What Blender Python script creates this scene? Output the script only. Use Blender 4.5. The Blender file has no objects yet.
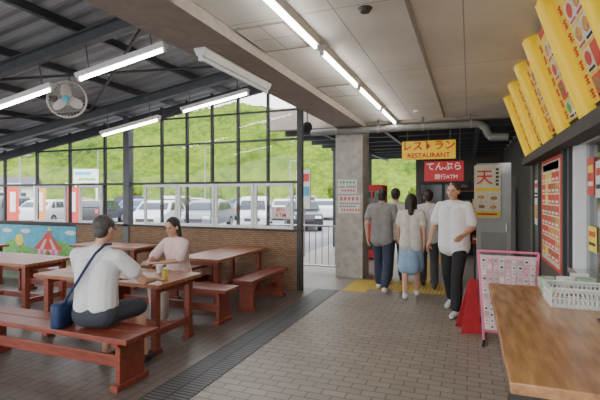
import bpy, bmesh, math, random
from mathutils import Vector, Matrix, Euler, noise
random.seed(4)
V=Vector
scene=bpy.context.scene
COL=scene.collection
R=math.radians

# ---------------------------------------------------------------- materials
def mat(name,col,rough=.6,metal=0,var=.12,scale=6,bump=0,emit=0,stretch=None,spec=.5):
    m=bpy.data.materials.new(name); m.use_nodes=True
    nt=m.node_tree; b=nt.nodes['Principled BSDF']
    b.inputs['Roughness'].default_value=rough; b.inputs['Metallic'].default_value=metal
    b.inputs['Specular IOR Level'].default_value=spec
    tc=nt.nodes.new('ShaderNodeTexCoord'); mp=nt.nodes.new('ShaderNodeMapping')
    nt.links.new(tc.outputs['Object'],mp.inputs['Vector'])
    if stretch: mp.inputs['Scale'].default_value=stretch
    nz=nt.nodes.new('ShaderNodeTexNoise'); nz.inputs['Scale'].default_value=scale; nz.inputs['Detail'].default_value=5
    nt.links.new(mp.outputs[0],nz.inputs['Vector'])
    cr=nt.nodes.new('ShaderNodeValToRGB')
    cr.color_ramp.elements[0].position=.3; cr.color_ramp.elements[1].position=.7
    cr.color_ramp.elements[0].color=(*[c*(1-var) for c in col],1)
    cr.color_ramp.elements[1].color=(*[min(1,c*(1+var)) for c in col],1)
    nt.links.new(nz.outputs['Fac'],cr.inputs[0]); nt.links.new(cr.outputs[0],b.inputs['Base Color'])
    if bump:
        bp=nt.nodes.new('ShaderNodeBump'); bp.inputs['Strength'].default_value=bump; bp.inputs['Distance'].default_value=.01
        nt.links.new(nz.outputs['Fac'],bp.inputs['Height']); nt.links.new(bp.outputs[0],b.inputs['Normal'])
    if emit:
        b.inputs['Emission Color'].default_value=(*col,1); b.inputs['Emission Strength'].default_value=emit
    return m
def brick(name,c1,c2,cm,w,h,mortar=.006,rough=.6,bump=.3,rot=0,offset=.5,swap=None,bias=0):
    m=bpy.data.materials.new(name); m.use_nodes=True
    nt=m.node_tree; b=nt.nodes['Principled BSDF']; b.inputs['Roughness'].default_value=rough
    tc=nt.nodes.new('ShaderNodeTexCoord'); mp=nt.nodes.new('ShaderNodeMapping')
    nt.links.new(tc.outputs['Object'],mp.inputs['Vector'])
    mp.inputs['Rotation'].default_value=swap or (0,0,rot)
    br=nt.nodes.new('ShaderNodeTexBrick'); br.inputs['Scale'].default_value=1
    br.inputs['Brick Width'].default_value=w; br.inputs['Row Height'].default_value=h
    br.inputs['Mortar Size'].default_value=mortar; br.inputs['Mortar Smooth'].default_value=.2
    br.inputs['Bias'].default_value=bias
    br.offset=offset
    br.inputs['Color1'].default_value=(*c1,1); br.inputs['Color2'].default_value=(*c2,1); br.inputs['Mortar'].default_value=(*cm,1)
    nt.links.new(mp.outputs[0],br.inputs['Vector'])
    nz=nt.nodes.new('ShaderNodeTexNoise'); nz.inputs['Scale'].default_value=1.3; nz.inputs['Detail'].default_value=8
    nt.links.new(tc.outputs['Object'],nz.inputs['Vector'])
    mx=nt.nodes.new('ShaderNodeMix'); mx.data_type='RGBA'; mx.blend_type='MULTIPLY'; mx.inputs[0].default_value=.45
    cr=nt.nodes.new('ShaderNodeValToRGB'); cr.color_ramp.elements[0].position=.3; cr.color_ramp.elements[1].position=.7
    cr.color_ramp.elements[0].color=(.55,.55,.55,1)
    nt.links.new(nz.outputs['Fac'],cr.inputs[0])
    nt.links.new(br.outputs['Color'],mx.inputs[6]); nt.links.new(cr.outputs[0],mx.inputs[7])
    nt.links.new(mx.outputs[2],b.inputs['Base Color'])
    bp=nt.nodes.new('ShaderNodeBump'); bp.inputs['Strength'].default_value=bump; bp.inputs['Distance'].default_value=.01; bp.invert=True
    nt.links.new(br.outputs['Fac'],bp.inputs['Height']); nt.links.new(bp.outputs[0],b.inputs['Normal'])
    return m
def glassmat(name,tint=(1,1,1),gloss=.08):
    m=bpy.data.materials.new(name); m.use_nodes=True; nt=m.node_tree
    nt.nodes.remove(nt.nodes['Principled BSDF']); o=nt.nodes['Material Output']
    t=nt.nodes.new('ShaderNodeBsdfTransparent'); t.inputs[0].default_value=(*tint,1)
    g=nt.nodes.new('ShaderNodeBsdfGlossy'); g.inputs['Roughness'].default_value=.03
    x=nt.nodes.new('ShaderNodeMixShader'); x.inputs[0].default_value=gloss
    nt.links.new(t.outputs[0],x.inputs[1]); nt.links.new(g.outputs[0],x.inputs[2]); nt.links.new(x.outputs[0],o.inputs[0])
    return m
M={}
M['bench']=mat('red_brown_wood',(.225,.05,.028),.38,var=.3,scale=5,stretch=(1,9,9))
M['ttop']=mat('table_top_wood',(.33,.125,.065),.38,var=.3,scale=4,stretch=(1,10,10),spec=.35)
M['counter']=mat('counter_wood',(.50,.26,.125),.2,var=.34,scale=3.5,stretch=(7,1,7))
M['black']=mat('dark_grey_steel',(.035,.038,.04),.45)
M['dgrey']=mat('dark_grey_paint',(.05,.055,.06),.5)
M['steel']=mat('grey_steel',(.12,.13,.14),.5,.2)
M['roof']=mat('roof_sheet',(.34,.355,.38),.5,.0,var=.08,scale=2)
M['ceil']=brick('ceiling_boards',(.88,.84,.75),(.86,.82,.73),(.46,.43,.38),1.82,.91,.006,.8,.1,rot=R(90),offset=0)
M['beam']=mat('beam_concrete',(.36,.31,.26),.8,var=.1,bump=.2,scale=12)
M['conc']=mat('pillar_concrete',(.48,.455,.41),.85,var=.2,scale=9,bump=.25)
M['tile']=brick('corridor_paving',(.355,.30,.25),(.30,.255,.21),(.14,.115,.09),.2,.1,.006,.45,.35,rot=0)
M['tile2']=brick('seating_paving',(.18,.15,.125),(.145,.12,.10),(.07,.058,.05),.3,.1,.006,.4,.35,rot=R(90))
M['yel']=brick('tactile_yellow',(.85,.55,.06),(.80,.50,.05),(.45,.3,.06),.06,.06,.01,.6,.5,offset=0)
M['wicker']=brick('woven_bamboo',(.36,.225,.13),(.27,.16,.09),(.13,.075,.042),.09,.035,.004,.7,.6,swap=(R(90),0,0))
M['white']=mat('white_paint',(.80,.80,.78),.5,var=.04)
M['alum']=mat('white_aluminium',(.82,.84,.85),.4,var=.03)
M['doorg']=mat('grey_door_paint',(.50,.51,.50),.5,var=.05)
M['doorp']=mat('grey_door_inset',(.38,.39,.385),.5,var=.05)
M['chrome']=mat('stainless',(.6,.6,.6),.25,1,var=.05)
M['glass']=glassmat('clear_glass',gloss=.015)
M['dglass']=glassmat('dim_glass',(.75,.78,.8),.3)
M['tube']=mat('lit_tube',(1,.99,.95),.5,var=0,emit=30)
M['tubeoff']=mat('unlit_tube',(.85,.87,.85),.4,var=.02)
M['duct']=mat('duct_metal',(.24,.24,.225),.65,.0)
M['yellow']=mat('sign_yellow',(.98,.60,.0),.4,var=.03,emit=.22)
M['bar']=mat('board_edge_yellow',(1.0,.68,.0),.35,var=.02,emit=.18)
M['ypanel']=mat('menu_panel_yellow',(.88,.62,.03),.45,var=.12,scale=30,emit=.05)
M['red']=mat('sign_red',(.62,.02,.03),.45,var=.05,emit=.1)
M['cloth']=mat('dark_red_cloth',(.42,.02,.03),.8,var=.15,scale=10,bump=.3)
M['rtext']=mat('red_lettering',(.7,.01,.01),.5,var=0)
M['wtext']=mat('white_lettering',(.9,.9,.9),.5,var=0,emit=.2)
M['green']=mat('print_green',(.05,.35,.12),.6,var=.05)
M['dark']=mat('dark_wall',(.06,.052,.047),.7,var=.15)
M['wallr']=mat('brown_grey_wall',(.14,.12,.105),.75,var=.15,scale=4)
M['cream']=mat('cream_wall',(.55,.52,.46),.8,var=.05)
M['backw']=mat('dark_back_wall',(.09,.08,.07),.8,var=.1)  # even dark grey-brown wall colour
M['pink']=mat('pink_paint',(.85,.20,.36),.5,var=.05)
M['ppink']=mat('pale_pink_print',(.80,.52,.58),.6,var=.15,scale=40)
M['asph']=mat('asphalt',(.20,.20,.20),.9,var=.12,scale=3,bump=.1)
M['tyre']=mat('tyre_rubber',(.02,.02,.02),.8)
M['carglass']=mat('car_window',(.03,.04,.05),.15,var=.05)
M['cwhite']=mat('car_white',(.55,.56,.57),.25,var=.01)
M['csilver']=mat('car_silver',(.22,.24,.27),.3,.4,var=.02)
M['cblack']=mat('car_black',(.03,.03,.035),.2,var=.02)
M['cblue']=mat('car_blue',(.06,.12,.28),.25,var=.02)
M['cred']=mat('car_red',(.35,.03,.03),.25,var=.02)
M['skin']=mat('skin',(.60,.34,.23),.55,var=.05,scale=20)
M['hairb']=mat('black_hair',(.025,.018,.015),.5,var=.4,scale=60,bump=.5)
M['hairg']=mat('grey_black_hair',(.07,.06,.055),.55,var=.4,scale=60,bump=.5)
M['tee']=mat('white_cotton',(.76,.77,.78),.85,var=.04,scale=8,bump=.3)
M['blush']=mat('pale_pink_cotton',(.78,.58,.56),.85,var=.08,scale=30,bump=.3)
M['shorts']=mat('dark_grey_navy_cloth',(.045,.05,.065),.85,var=.1,scale=20)
M['navy']=mat('navy_cloth',(.04,.05,.09),.85,var=.1)
M['blackc']=mat('black_cloth',(.015,.015,.018),.8,var=.1)
M['beige']=mat('beige_cloth',(.50,.42,.36),.85,var=.1)
M['greyt']=mat('mid_grey_cloth',(.26,.25,.24),.85,var=.1,scale=15)
M['palet']=mat('pale_grey_cloth',(.60,.56,.51),.85,var=.1,scale=15)
M['fang']=mat('fan_grey',(.36,.37,.36),.5,var=.05)
M['denim']=mat('light_blue_cloth',(.28,.42,.58),.85,var=.1,scale=20)
M['charcoal']=mat('charcoal_cloth',(.06,.06,.065),.85,var=.1)
M['shoe']=mat('white_shoe',(.7,.7,.68),.6,var=.05)
M['shoeb']=mat('black_shoe',(.03,.03,.03),.5)
M['lips']=mat('lips',(.5,.17,.14),.5,var=.05)
M['eye']=mat('eye_dark',(.02,.012,.01),.2)
M['bag']=mat('dark_blue_nylon',(.01,.03,.10),.6,var=.15,scale=20)
M['plastic']=mat('white_plastic',(.85,.86,.84),.35,var=.02)
M['drink']=mat('yellow_can',(.75,.6,.1),.35,var=.1)
M['paper']=mat('paper_white',(.80,.79,.75),.8,var=.03)
M['grate']=brick('grating',(.13,.125,.12),(.11,.105,.10),(.012,.012,.012),.045,.5,.009,.5,.9,rot=R(90),offset=0)
M['teal']=mat('dull_green_glaze',(.38,.48,.36),.4)
M['bluep']=mat('mural_blue',(.10,.45,.62),.7,var=.15)
M['greenp']=mat('mural_green',(.18,.50,.12),.7,var=.3,scale=20)
M['yelp']=mat('mural_yellow',(.9,.7,.1),.7,var=.1)
M['redp']=mat('mural_red',(.7,.08,.06),.7,var=.1)
M['foodbr']=mat('print_brown',(.36,.17,.07),.6,var=.5,scale=25)
M['foodor']=mat('print_orange',(.70,.32,.08),.6,var=.4,scale=25)
M['foodwh']=mat('print_offwhite',(.76,.70,.52),.6,var=.15,scale=25)

# ---------------------------------------------------------------- builders
class MB:
    def __init__(s): s.bm=bmesh.new(); s.mats=[]
    def _add(s,t,m,M4=None):
        if m not in s.mats: s.mats.append(m)
        i=s.mats.index(m)
        for f in t.faces: f.material_index=i
        if M4 is not None: t.transform(M4)
        me=bpy.data.meshes.new('t'); t.to_mesh(me); t.free(); s.bm.from_mesh(me); bpy.data.meshes.remove(me)
        return s
    def box(s,c,size,m=None,rot=(0,0,0),bev=0):
        t=bmesh.new(); bmesh.ops.create_cube(t,size=1)
        for v in t.verts: v.co=V((v.co.x*size[0],v.co.y*size[1],v.co.z*size[2]))
        if bev: bmesh.ops.bevel(t,geom=t.edges[:],offset=min(bev,min(size)*.45),segments=2,profile=.6,affect='EDGES')
        return s._add(t,m,Matrix.Translation(V(c))@Euler(rot).to_matrix().to_4x4())
    def cone(s,p0,r0,p1,r1,m=None,seg=16):
        p0,p1=V(p0),V(p1); d=p1-p0; L=d.length
        if L<1e-6: return s
        t=bmesh.new(); bmesh.ops.create_cone(t,cap_ends=True,segments=seg,radius1=r0,radius2=r1,depth=L)
        return s._add(t,m,Matrix.Translation((p0+p1)/2)@d.to_track_quat('Z','Y').to_matrix().to_4x4())
    def cyl(s,p0,p1,r,m=None,seg=16): return s.cone(p0,r,p1,r,m,seg)
    def ell(s,c,r,m=None,rot=None,sub=3):
        t=bmesh.new(); bmesh.ops.create_icosphere(t,subdivisions=sub,radius=1)
        if not hasattr(r,'__len__'): r=(r,r,r)
        Mx=Matrix.Translation(V(c))@((rot.to_4x4()) if rot is not None else Matrix())@Matrix.Diagonal((*r,1))
        return s._add(t,m,Mx)
    def cap(s,p0,r0,p1,r1,m=None):
        s.ell(p0,r0,m,sub=2); s.ell(p1,r1,m,sub=2); return s.cone(p0,r0,p1,r1,m,14)
    def path(s,pts,r,m=None,seg=12):
        for a,b in zip(pts,pts[1:]): s.cyl(a,b,r,m,seg)
        for p in pts[1:-1]: s.ell(p,r,m,sub=2)
        return s
    def torus(s,c,R0,r,m=None,rot=(0,0,0),n=28,k=8):
        t=bmesh.new(); rings=[]
        for i in range(n):
            a=2*math.pi*i/n; ring=[]
            for j in range(k):
                b=2*math.pi*j/k; q=R0+r*math.cos(b)
                ring.append(t.verts.new((q*math.cos(a),q*math.sin(a),r*math.sin(b))))
            rings.append(ring)
        for i in range(n):
            for j in range(k):
                t.faces.new((rings[i][j],rings[(i+1)%n][j],rings[(i+1)%n][(j+1)%k],rings[i][(j+1)%k]))
        return s._add(t,m,Matrix.Translation(V(c))@Euler(rot).to_matrix().to_4x4())
    def prism(s,pts,vec,m=None):
        t=bmesh.new(); a=[t.verts.new(p) for p in pts]; b=[t.verts.new(V(p)+V(vec)) for p in pts]; n=len(pts)
        t.faces.new(a); t.faces.new(list(reversed(b)))
        for i in range(n): t.faces.new((a[(i+1)%n],a[i],b[i],b[(i+1)%n]))
        bmesh.ops.recalc_face_normals(t,faces=t.faces[:])
        return s._add(t,m)
    def lathe(s,prof,c,m,n=24):
        t=bmesh.new(); rings=[]
        for r,z in prof: rings.append([t.verts.new((r*math.cos(2*math.pi*i/n),r*math.sin(2*math.pi*i/n),z)) for i in range(n)])
        for a,b in zip(rings,rings[1:]):
            for i in range(n): t.faces.new((a[i],a[(i+1)%n],b[(i+1)%n],b[i]))
        t.faces.new(rings[0][::-1]); t.faces.new(rings[-1])
        bmesh.ops.recalc_face_normals(t,faces=t.faces[:])
        return s._add(t,m,Matrix.Translation(V(c)))
    def mesh(s,name,smooth=False):
        me=bpy.data.meshes.new(name); s.bm.to_mesh(me); s.bm.free()
        for m in s.mats:
            if m is not None: me.materials.append(m)
        if smooth:
            for p in me.polygons: p.use_smooth=True
        return me
    def obj(s,name,parent=None,loc=(0,0,0),rot=(0,0,0),smooth=False,label=None,cat=None,group=None,kind=None):
        o=bpy.data.objects.new(name,s.mesh(name,smooth)); COL.objects.link(o)
        o.location=loc; o.rotation_euler=rot
        if parent: o.parent=parent
        tag(o,label,cat,group,kind); return o
def tag(o,label=None,cat=None,group=None,kind=None):
    if label:o['label']=label
    if cat:o['category']=cat
    if group:o['group']=group
    if kind:o['kind']=kind
def thing(name,label,cat,loc=(0,0,0),rot=(0,0,0),group=None,kind=None):
    e=bpy.data.objects.new(name,None); COL.objects.link(e); e.empty_display_size=.1
    e.location=loc; e.rotation_euler=rot; tag(e,label,cat,group,kind); return e
def clone(o,loc=None,rot=None,label=None,parent=None,swap=None):
    c=o.copy(); COL.objects.link(c)
    if parent is not None: c.parent=parent
    if loc is not None: c.location=loc
    if rot is not None: c.rotation_euler=rot
    if label: c['label']=label
    for k in list(o.children): clone(k,parent=c,swap=swap)
    if swap and c.type=='MESH':
        for i,sl in enumerate(c.material_slots):
            if sl.material==swap[0]:
                sl.link='OBJECT'; sl.material=swap[1]
    return c
def struct(name,c,size,m,bev=0,label=None,cat=None):
    return MB().box((0,0,0),size,m,bev=bev).obj(name,loc=c,kind='structure',label=label or name.replace('_',' '),cat=cat or name.split('_')[0])
def remesh(mb,name,voxel,it=3,mats=None):
    me=mb.mesh('tmp'); o=bpy.data.objects.new('tmp',me); COL.objects.link(o)
    r=o.modifiers.new('r','REMESH'); r.mode='VOXEL'; r.voxel_size=voxel; r.use_smooth_shade=True
    sm=o.modifiers.new('s','SMOOTH'); sm.factor=.5; sm.iterations=it
    bpy.context.view_layer.update()
    dg=bpy.context.evaluated_depsgraph_get(); n=bpy.data.meshes.new_from_object(o.evaluated_get(dg)); n.name=name
    bpy.data.objects.remove(o); n.materials.clear()
    for m in mats or []: n.materials.append(m)
    for p in n.polygons: p.use_smooth=True; p.material_index=0
    return n
def text(parent,s,size,loc,rot,m,name='lettering',sx=1,ext=.003,label=None,fat=.01):
    cu=bpy.data.curves.new('txt','FONT'); cu.body=s; cu.size=size; cu.extrude=ext; cu.align_x='CENTER'; cu.align_y='CENTER'
    cu.offset=size*fat
    o=bpy.data.objects.new('tmp',cu); COL.objects.link(o); bpy.context.view_layer.update()
    dg=bpy.context.evaluated_depsgraph_get(); me=bpy.data.meshes.new_from_object(o.evaluated_get(dg)); bpy.data.objects.remove(o)
    me.materials.clear(); me.materials.append(m)
    t=bpy.data.objects.new(name,me); COL.objects.link(t); t.parent=parent; t.location=loc; t.rotation_euler=rot; t.scale=(sx,1,1)
    if label:t['label']=label
    return t
FRONT=(R(90),0,0)

# ---------------------------------------------------------------- camera
F=433.0; YAW=R(21.4); HC=1.6
cam=bpy.data.cameras.new('camera'); co=bpy.data.objects.new('camera',cam); COL.objects.link(co)
cam.sensor_width=36; cam.lens=F/600*36; cam.shift_y=-5/600; cam.clip_end=1000; cam.clip_start=.05
co.location=(0,0,HC); co.rotation_euler=(R(90),0,YAW); scene.camera=co

# ---------------------------------------------------------------- world
w=bpy.data.worlds.new('world'); scene.world=w; w.use_nodes=True; nt=w.node_tree; bg=nt.nodes['Background']
tc=nt.nodes.new('ShaderNodeTexCoord'); sx=nt.nodes.new('ShaderNodeSeparateXYZ'); cr=nt.nodes.new('ShaderNodeValToRGB')
nt.links.new(tc.outputs['Generated'],sx.inputs[0]); nt.links.new(sx.outputs['Z'],cr.inputs[0])
cr.color_ramp.elements[0].color=(1,.985,.97,1); cr.color_ramp.elements[0].position=0
cr.color_ramp.elements[1].color=(.78,.85,.96,1); cr.color_ramp.elements[1].position=.9
nt.links.new(cr.outputs[0],bg.inputs[0]); bg.inputs[1].default_value=4.5
sun=bpy.data.lights.new('sun','SUN'); sun.energy=4.5; sun.angle=R(8); so=bpy.data.objects.new('sun',sun); COL.objects.link(so)
so.rotation_euler=(R(32),R(22),0)

# ---------------------------------------------------------------- structure
def slab(name,x0,x1,y0,y1,z0,z1,m,**k):
    return struct(name,((x0+x1)/2,(y0+y1)/2,(z0+z1)/2),(abs(x1-x0),abs(y1-y0),abs(z1-z0)),m,**k)
GX0,GX1=-2.42,-2.04
slab('floor',GX1,3.6,-2,17,-.1,0,M['tile'],label='grey-brown brick paving of the covered passage')
slab('floor.001',-11.6,GX0,-2,7.0,-.1,0,M['tile2'],label='dark brown-grey paving of the seating area')
slab('floor.002',-4.2,GX1,7.0,17,-.1,0,M['tile'],label='grey-brown brick paving beside the pillar')
slab('floor.003',GX0,GX1,-2,7.0,-.12,-.012,M['dark'],label='drain channel bed under the grating')
g=MB()
g.box((0,0,0),(.36,8.4,.012),M['grate'])
g.obj('drain_grate',loc=(-2.23,2.8,-.005),label='dark grey steel drain grating strip set in the paving',cat='drain')
def tact(x0,x1,y0,y1):
    MB().box((0,0,0),(x1-x0,y1-y0,.004),M['yel']).obj('tactile_paving',loc=((x0+x1)/2,(y0+y1)/2,.001),label='yellow tactile guide tiles set in the paving',cat='paving',group='yellow tactile tiles')
tact(-2.0,-1.6,7.0,8.05); tact(-1.6,-.35,7.3,8.2); tact(-.95,-.65,8.2,12)
slab('ceiling',-1.87,3.6,-2,8.25,3.0,3.08,M['ceil'],label='pale board ceiling of the passage')
slab('trim_1',-2.4,-1.87,-2,8.7,2.9,3.8,M['beam'],label='brown-grey concrete edge beam along the passage',cat='beam')
slab('trim_2',-4.0,.85,8.25,8.42,2.95,3.4,M['beam'],label='concrete cross beam at the end of the passage',cat='beam')
WX=.85
slab('wall_right',WX,WX+.15,-2,2.1,0,3.0,M['wallr'])
slab('wall_right.001',WX,WX+.15,4.4,7.3,0,3.0,M['wallr'])
slab('wall_right.002',WX,WX+.15,2.1,4.4,0,.92,M['wallr'])
slab('wall_right.003',WX,WX+.15,2.1,4.4,2.1,3.0,M['wallr'])
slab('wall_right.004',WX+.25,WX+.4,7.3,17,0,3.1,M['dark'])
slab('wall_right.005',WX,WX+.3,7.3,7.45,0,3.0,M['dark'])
slab('wall_kitchen',3.3,3.45,-2,7.3,0,3.0,M['cream'])
slab('wall_kitchen.001',1.0,3.3,7.15,7.3,0,3.0,M['cream'])
for k_,yy in enumerate((4.47,4.72,6.3,6.85)):
    slab('trim_%d'%(10+k_),WX-.035,WX,yy-.035,yy+.035,0,2.02,M['dgrey'],label='dark steel upright on the passage wall',cat='trim')
d=thing('door_2','dark steel door in the recessed wall past the posters','door',(WX+.235,8.1,0),kind='structure')
MB().box((0,0,1.05),(.03,.9,2.1),M['dgrey'],bev=.006).obj('door_leaf',d); MB().box((-.03,-.35,1.0),(.04,.03,.14),M['chrome'],bev=.005).obj('handle',d)
wn=thing('window_1','silver aluminium sliding service window above the counter','window',(WX+.05,0,0),kind='structure')
f=MB()
for y in (2.14,3.45,4.34): f.box((-.01,y,1.51),(.11,.09,1.18),M['alum'],bev=.005)
f.box((0,3.25,2.07),(.11,2.3,.06),M['alum'],bev=.005); f.box((-.03,3.25,.95),(.14,2.3,.05),M['chrome'],bev=.005)
f.obj('window_frame',wn)
MB().box((0,2.8,1.51),(.006,1.26,1.1),M['dglass']).obj('pane',wn)
MB().box((.02,3.9,1.51),(.006,.86,1.1),M['dglass']).obj('pane',wn)
for (y,z,a,b,c) in ((4.1,1.75,.2,.3,'redp'),(3.85,1.72,.2,.28,'paper'),(4.05,1.25,.24,.2,'yelp')):
    e=thing('window_notice','small paper notice taped on the service window glass','notice',(WX+.058,y,z),group='service window notices')
    MB().box((0,0,0),(.004,a,b),M[c]).obj('sheet',e)
    MB().box((-.003,0,b*.2),(.003,a*.75,b*.2),M['yelp' if c=='redp' else 'redp']).box((-.003,0,-b*.2),(.003,a*.75,b*.12),M['paper' if c=='redp' else 'charcoal']).obj('print',e)

# rear passage canopy
cr_=MB(); y=8.42; n=0
t=bmesh.new(); prev=None
while y<17:
    z=3.15+(.03 if n%2 else 0)
    a=t.verts.new((-4.2,y,z)); b=t.verts.new((1.3,y,z))
    if prev: t.faces.new((prev[0],prev[1],b,a))
    prev=(a,b); y+=.06; n+=1
cr_._add(t,M['roof']); cr_.obj('ceiling.001',kind='structure',label='corrugated metal canopy over the rear passage',cat='roof')
for i,yy in enumerate((9.3,10.2,11.1,12.0,12.9,13.8,14.7,15.6,16.4)):
    MB().box((0,0,0),(5.0,.09,.18),M['dgrey'],bev=.005).obj('canopy_beam',loc=(-1.5,yy,3.05),label='dark steel beam under the rear canopy',cat='beam',group='canopy beams')
for x in (-2.9,-1.6,.15):
    MB().box((0,0,0),(.08,7.9,.08),M['dgrey'],bev=.004).obj('canopy_purlin',loc=(x,12.75,2.92),label='dark steel purlin running along the rear canopy',cat='beam',group='canopy purlins')
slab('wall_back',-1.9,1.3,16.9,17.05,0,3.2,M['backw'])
for k,x in enumerate((-3.9,-2.8)):
    MB().box((0,0,0),(.1,.1,2.96),M['dgrey'],bev=.01).obj('canopy_post',loc=(x,12.9,1.48),label='dark steel post under the rear canopy',cat='post',group='canopy posts')
d=thing('door_1','glazed brown door at the passage end','door',(-.9,16.87,0),kind='structure')
MB().box((0,0,1.05),(1.8,.06,2.1),M['dark'],bev=.01).obj('door_frame',d)
for s in (-.43,.43): MB().box((s,-.035,1.08),(.75,.01,1.8),M['carglass']).obj('pane',d)
st=thing('stall_shelf','dark wooden shelf unit with packaged goods in the rear passage','shelf',(.3,12.2,0))
b=MB()
for z in (.35,.8,1.25,1.7): b.box((0,0,z),(1.3,.4,.03),M['foodbr'])
for s in (-1,1): b.box((s*.66,0,.9),(.03,.42,1.8),M['foodbr'])
b.box((0,.2,.9),(1.3,.02,1.8),M['dark']); b.obj('shelf_frame',st)
for zi,z in enumerate((.366,.816,1.266)):
    for i in range(7):
        e=thing('goods_box','small coloured packaged goods box on the stall shelf','box',(.3-.52+i*.17,12.15,z),group='packaged goods on stall shelf')
        hh=random.uniform(.16,.3); MB().box((0,0,hh/2),(.13,.2,hh),M[random.choice(['redp','yelp','paper','bluep','greenp','foodor'])],bev=.005).obj('carton',e)
        MB().box((0,-.102,hh*.55),(.09,.004,hh*.3),M['paper']).obj('print',e)

# pillar
pl=thing('pillar','square grey concrete pillar with pasted notices','pillar',(-2.17,8.4,0))
MB().box((0,0,1.45),(.54,.56,2.9),M['conc'],bev=.015).obj('shaft',pl)
def notice(par_loc,wd,ht,z,lines,lab):
    e=thing('notice',lab,'sign',par_loc)
    MB().box((0,0,z),(wd,.012,ht),M['paper'],bev=.003).obj('board',e)
    p=MB(); rn=random.Random(int(z*100))
    for (rz,rh,m,x0) in lines:
        x=x0
        while x<.42:
            cw=rh*ht/wd*.8
            if rn.random()<.9:
                p.box(((x+cw/2)*wd,-.007,z+rz*ht),(cw*wd*.8,.003,rh*ht*.22),m)
                p.box(((x+cw/2)*wd,-.007,z+(rz+rh*.3)*ht),(cw*wd*.6,.003,rh*ht*.18),m)
                p.box(((x+cw*rn.uniform(.3,.7))*wd,-.0072,z+rz*ht),(cw*wd*.18,.003,rh*ht*.9),m)
            x+=cw*1.12
    p.obj('print',e); return e
notice((-2.2,8.115,0),.38,.28,1.76,[(.28,.26,M['green'],-.42),(-.02,.15,M['charcoal'],-.42),(-.28,.22,M['rtext'],-.3)],'white notice with green and red print on the pillar')
notice((-2.17,8.115,0),.44,.34,1.42,[(.3,.26,M['rtext'],-.42),(.04,.12,M['charcoal'],-.42),(-.12,.12,M['charcoal'],-.42),(-.33,.18,M['rtext'],-.35)],'white notice with red print on the pillar')

# ---- seating-area roof
def zr(x): return 3.72+.15*(x+2.5)
t=bmesh.new(); prev=None; y=-2; n=0
while y<7.4:
    dz=(.035 if (n//2)%2 else 0)
    a=t.verts.new((-11.6,y,zr(-11.6)+dz+.1)); b=t.verts.new((-2.38,y,zr(-2.38)+dz+.1))
    if prev: t.faces.new((prev[0],prev[1],b,a))
    prev=(a,b); y+=.055; n+=1
m_=MB(); m_._add(t,M['roof']); m_.obj('ceiling.002',kind='structure',label='sloping corrugated grey metal roof over the seating area',cat='roof')
for x in (-3.1,-4.2,-5.3,-6.4,-7.5,-8.6,-9.7,-10.8):
    MB().box((0,0,0),(.06,9.3,.09),M['dgrey'],bev=.004).obj('roof_purlin',loc=(x,2.65,zr(x)+.055),label='dark steel purlin under the sloping roof',cat='beam',group='roof purlins')
sl=math.atan(.15)
for yy in (.9,3.7,5.9):
    b=MB(); L=9.3
    b.box((0,0,.07),(L,.11,.014),M['steel']); b.box((0,0,-.07),(L,.11,.014),M['steel']); b.box((0,0,0),(L,.012,.13),M['steel'])
    b.obj('roof_rafter',loc=(-7.0,yy,zr(-7.0)-.1),rot=(0,-sl,0),label='grey steel I-beam rafter under the sloping roof',cat='beam',group='roof rafters')
def brace(p,q):
    c=(V(p)+V(q))/2
    MB().cyl(V(p)-c,V(q)-c,.018,M['dgrey'],8).obj('roof_brace',loc=c,label='thin dark diagonal brace rod under the roof',cat='rod',group='roof braces')
for (a,b) in (((-3.1,3.7),(-6.4,5.9)),((-6.4,3.7),(-3.1,5.9)),((-6.4,3.7),(-9.7,5.9)),((-3.1,.9),(-6.4,3.7)),((-9.7,3.7),(-6.4,5.9))):
    brace((a[0],a[1],zr(a[0])-.03),(b[0],b[1],zr(b[0])-.03))

# ---- window wall of the seating area at Y=6.8
WY=6.8
posts=[-11.0,-9.95,-8.91,-7.92,-6.95,-6.35,-5.52,-4.94,-4.39,-3.85,-3.26,-2.66]
for x in posts:
    wd=.14 if x==-6.35 else (.09 if x==-2.66 else .045)
    z0=0 if wd>.08 else 1.0
    top=zr(x)+.02
    MB().box((0,0,0),(wd,wd if wd>.08 else .06,top-z0),M['steel'] if x==-6.35 else M['black'],bev=.004).obj('window_post',loc=(x,WY,(top+z0)/2),label='wide grey steel column in the window wall' if x==-6.35 else 'slim dark grey steel post of the window wall',cat='post',group='window wall posts')
slab('wall_low',-7.7,-2.62,WY-.04,WY+.04,0,.98,M['wicker'],label='low wall clad in woven brown bamboo lattice')
slab('wall_low.001',-11.6,-7.7,WY-.02,WY+.06,0,1.0,M['dark'],label='low wall behind the painted mural')
slab('trim_3',-11.6,-2.62,WY-.07,WY+.07,.98,1.02,M['dark'],label='dark sill on top of the low wall',cat='sill')
for k,(a,b) in enumerate(zip(posts,posts[1:])):
    cx=(a+b)/2; wdt=b-a-.04
    e=thing('window_%d'%(k+2),'dark grey steel framed window bay of the seating area','window',(cx,WY,0),kind='structure')
    f=MB()
    f.box((0,0,1.82),(wdt,.05,.045),M['black'])
    if zr(cx)>2.75: f.box((0,0,2.55),(wdt,.05,.035),M['black'])
    za,zb=zr(a)+.0,zr(b)+.0
    f.prism([(-wdt/2,-.03,za-.2),(wdt/2,-.03,zb-.2),(wdt/2,-.03,zb-.02),(-wdt/2,-.03,za-.02)],(0,.06,0),M['dgrey'])
    if zr(cx)>3.1: f.box((0,0,3.05),(wdt,.04,.03),M['black'])
    f.obj('window_frame',e)
    MB().box((0,0,(1.85+min(za,zb)-.2)/2),(wdt,.005,min(za,zb)-.2-1.85),M['glass']).obj('pane',e)
k=20
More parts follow.
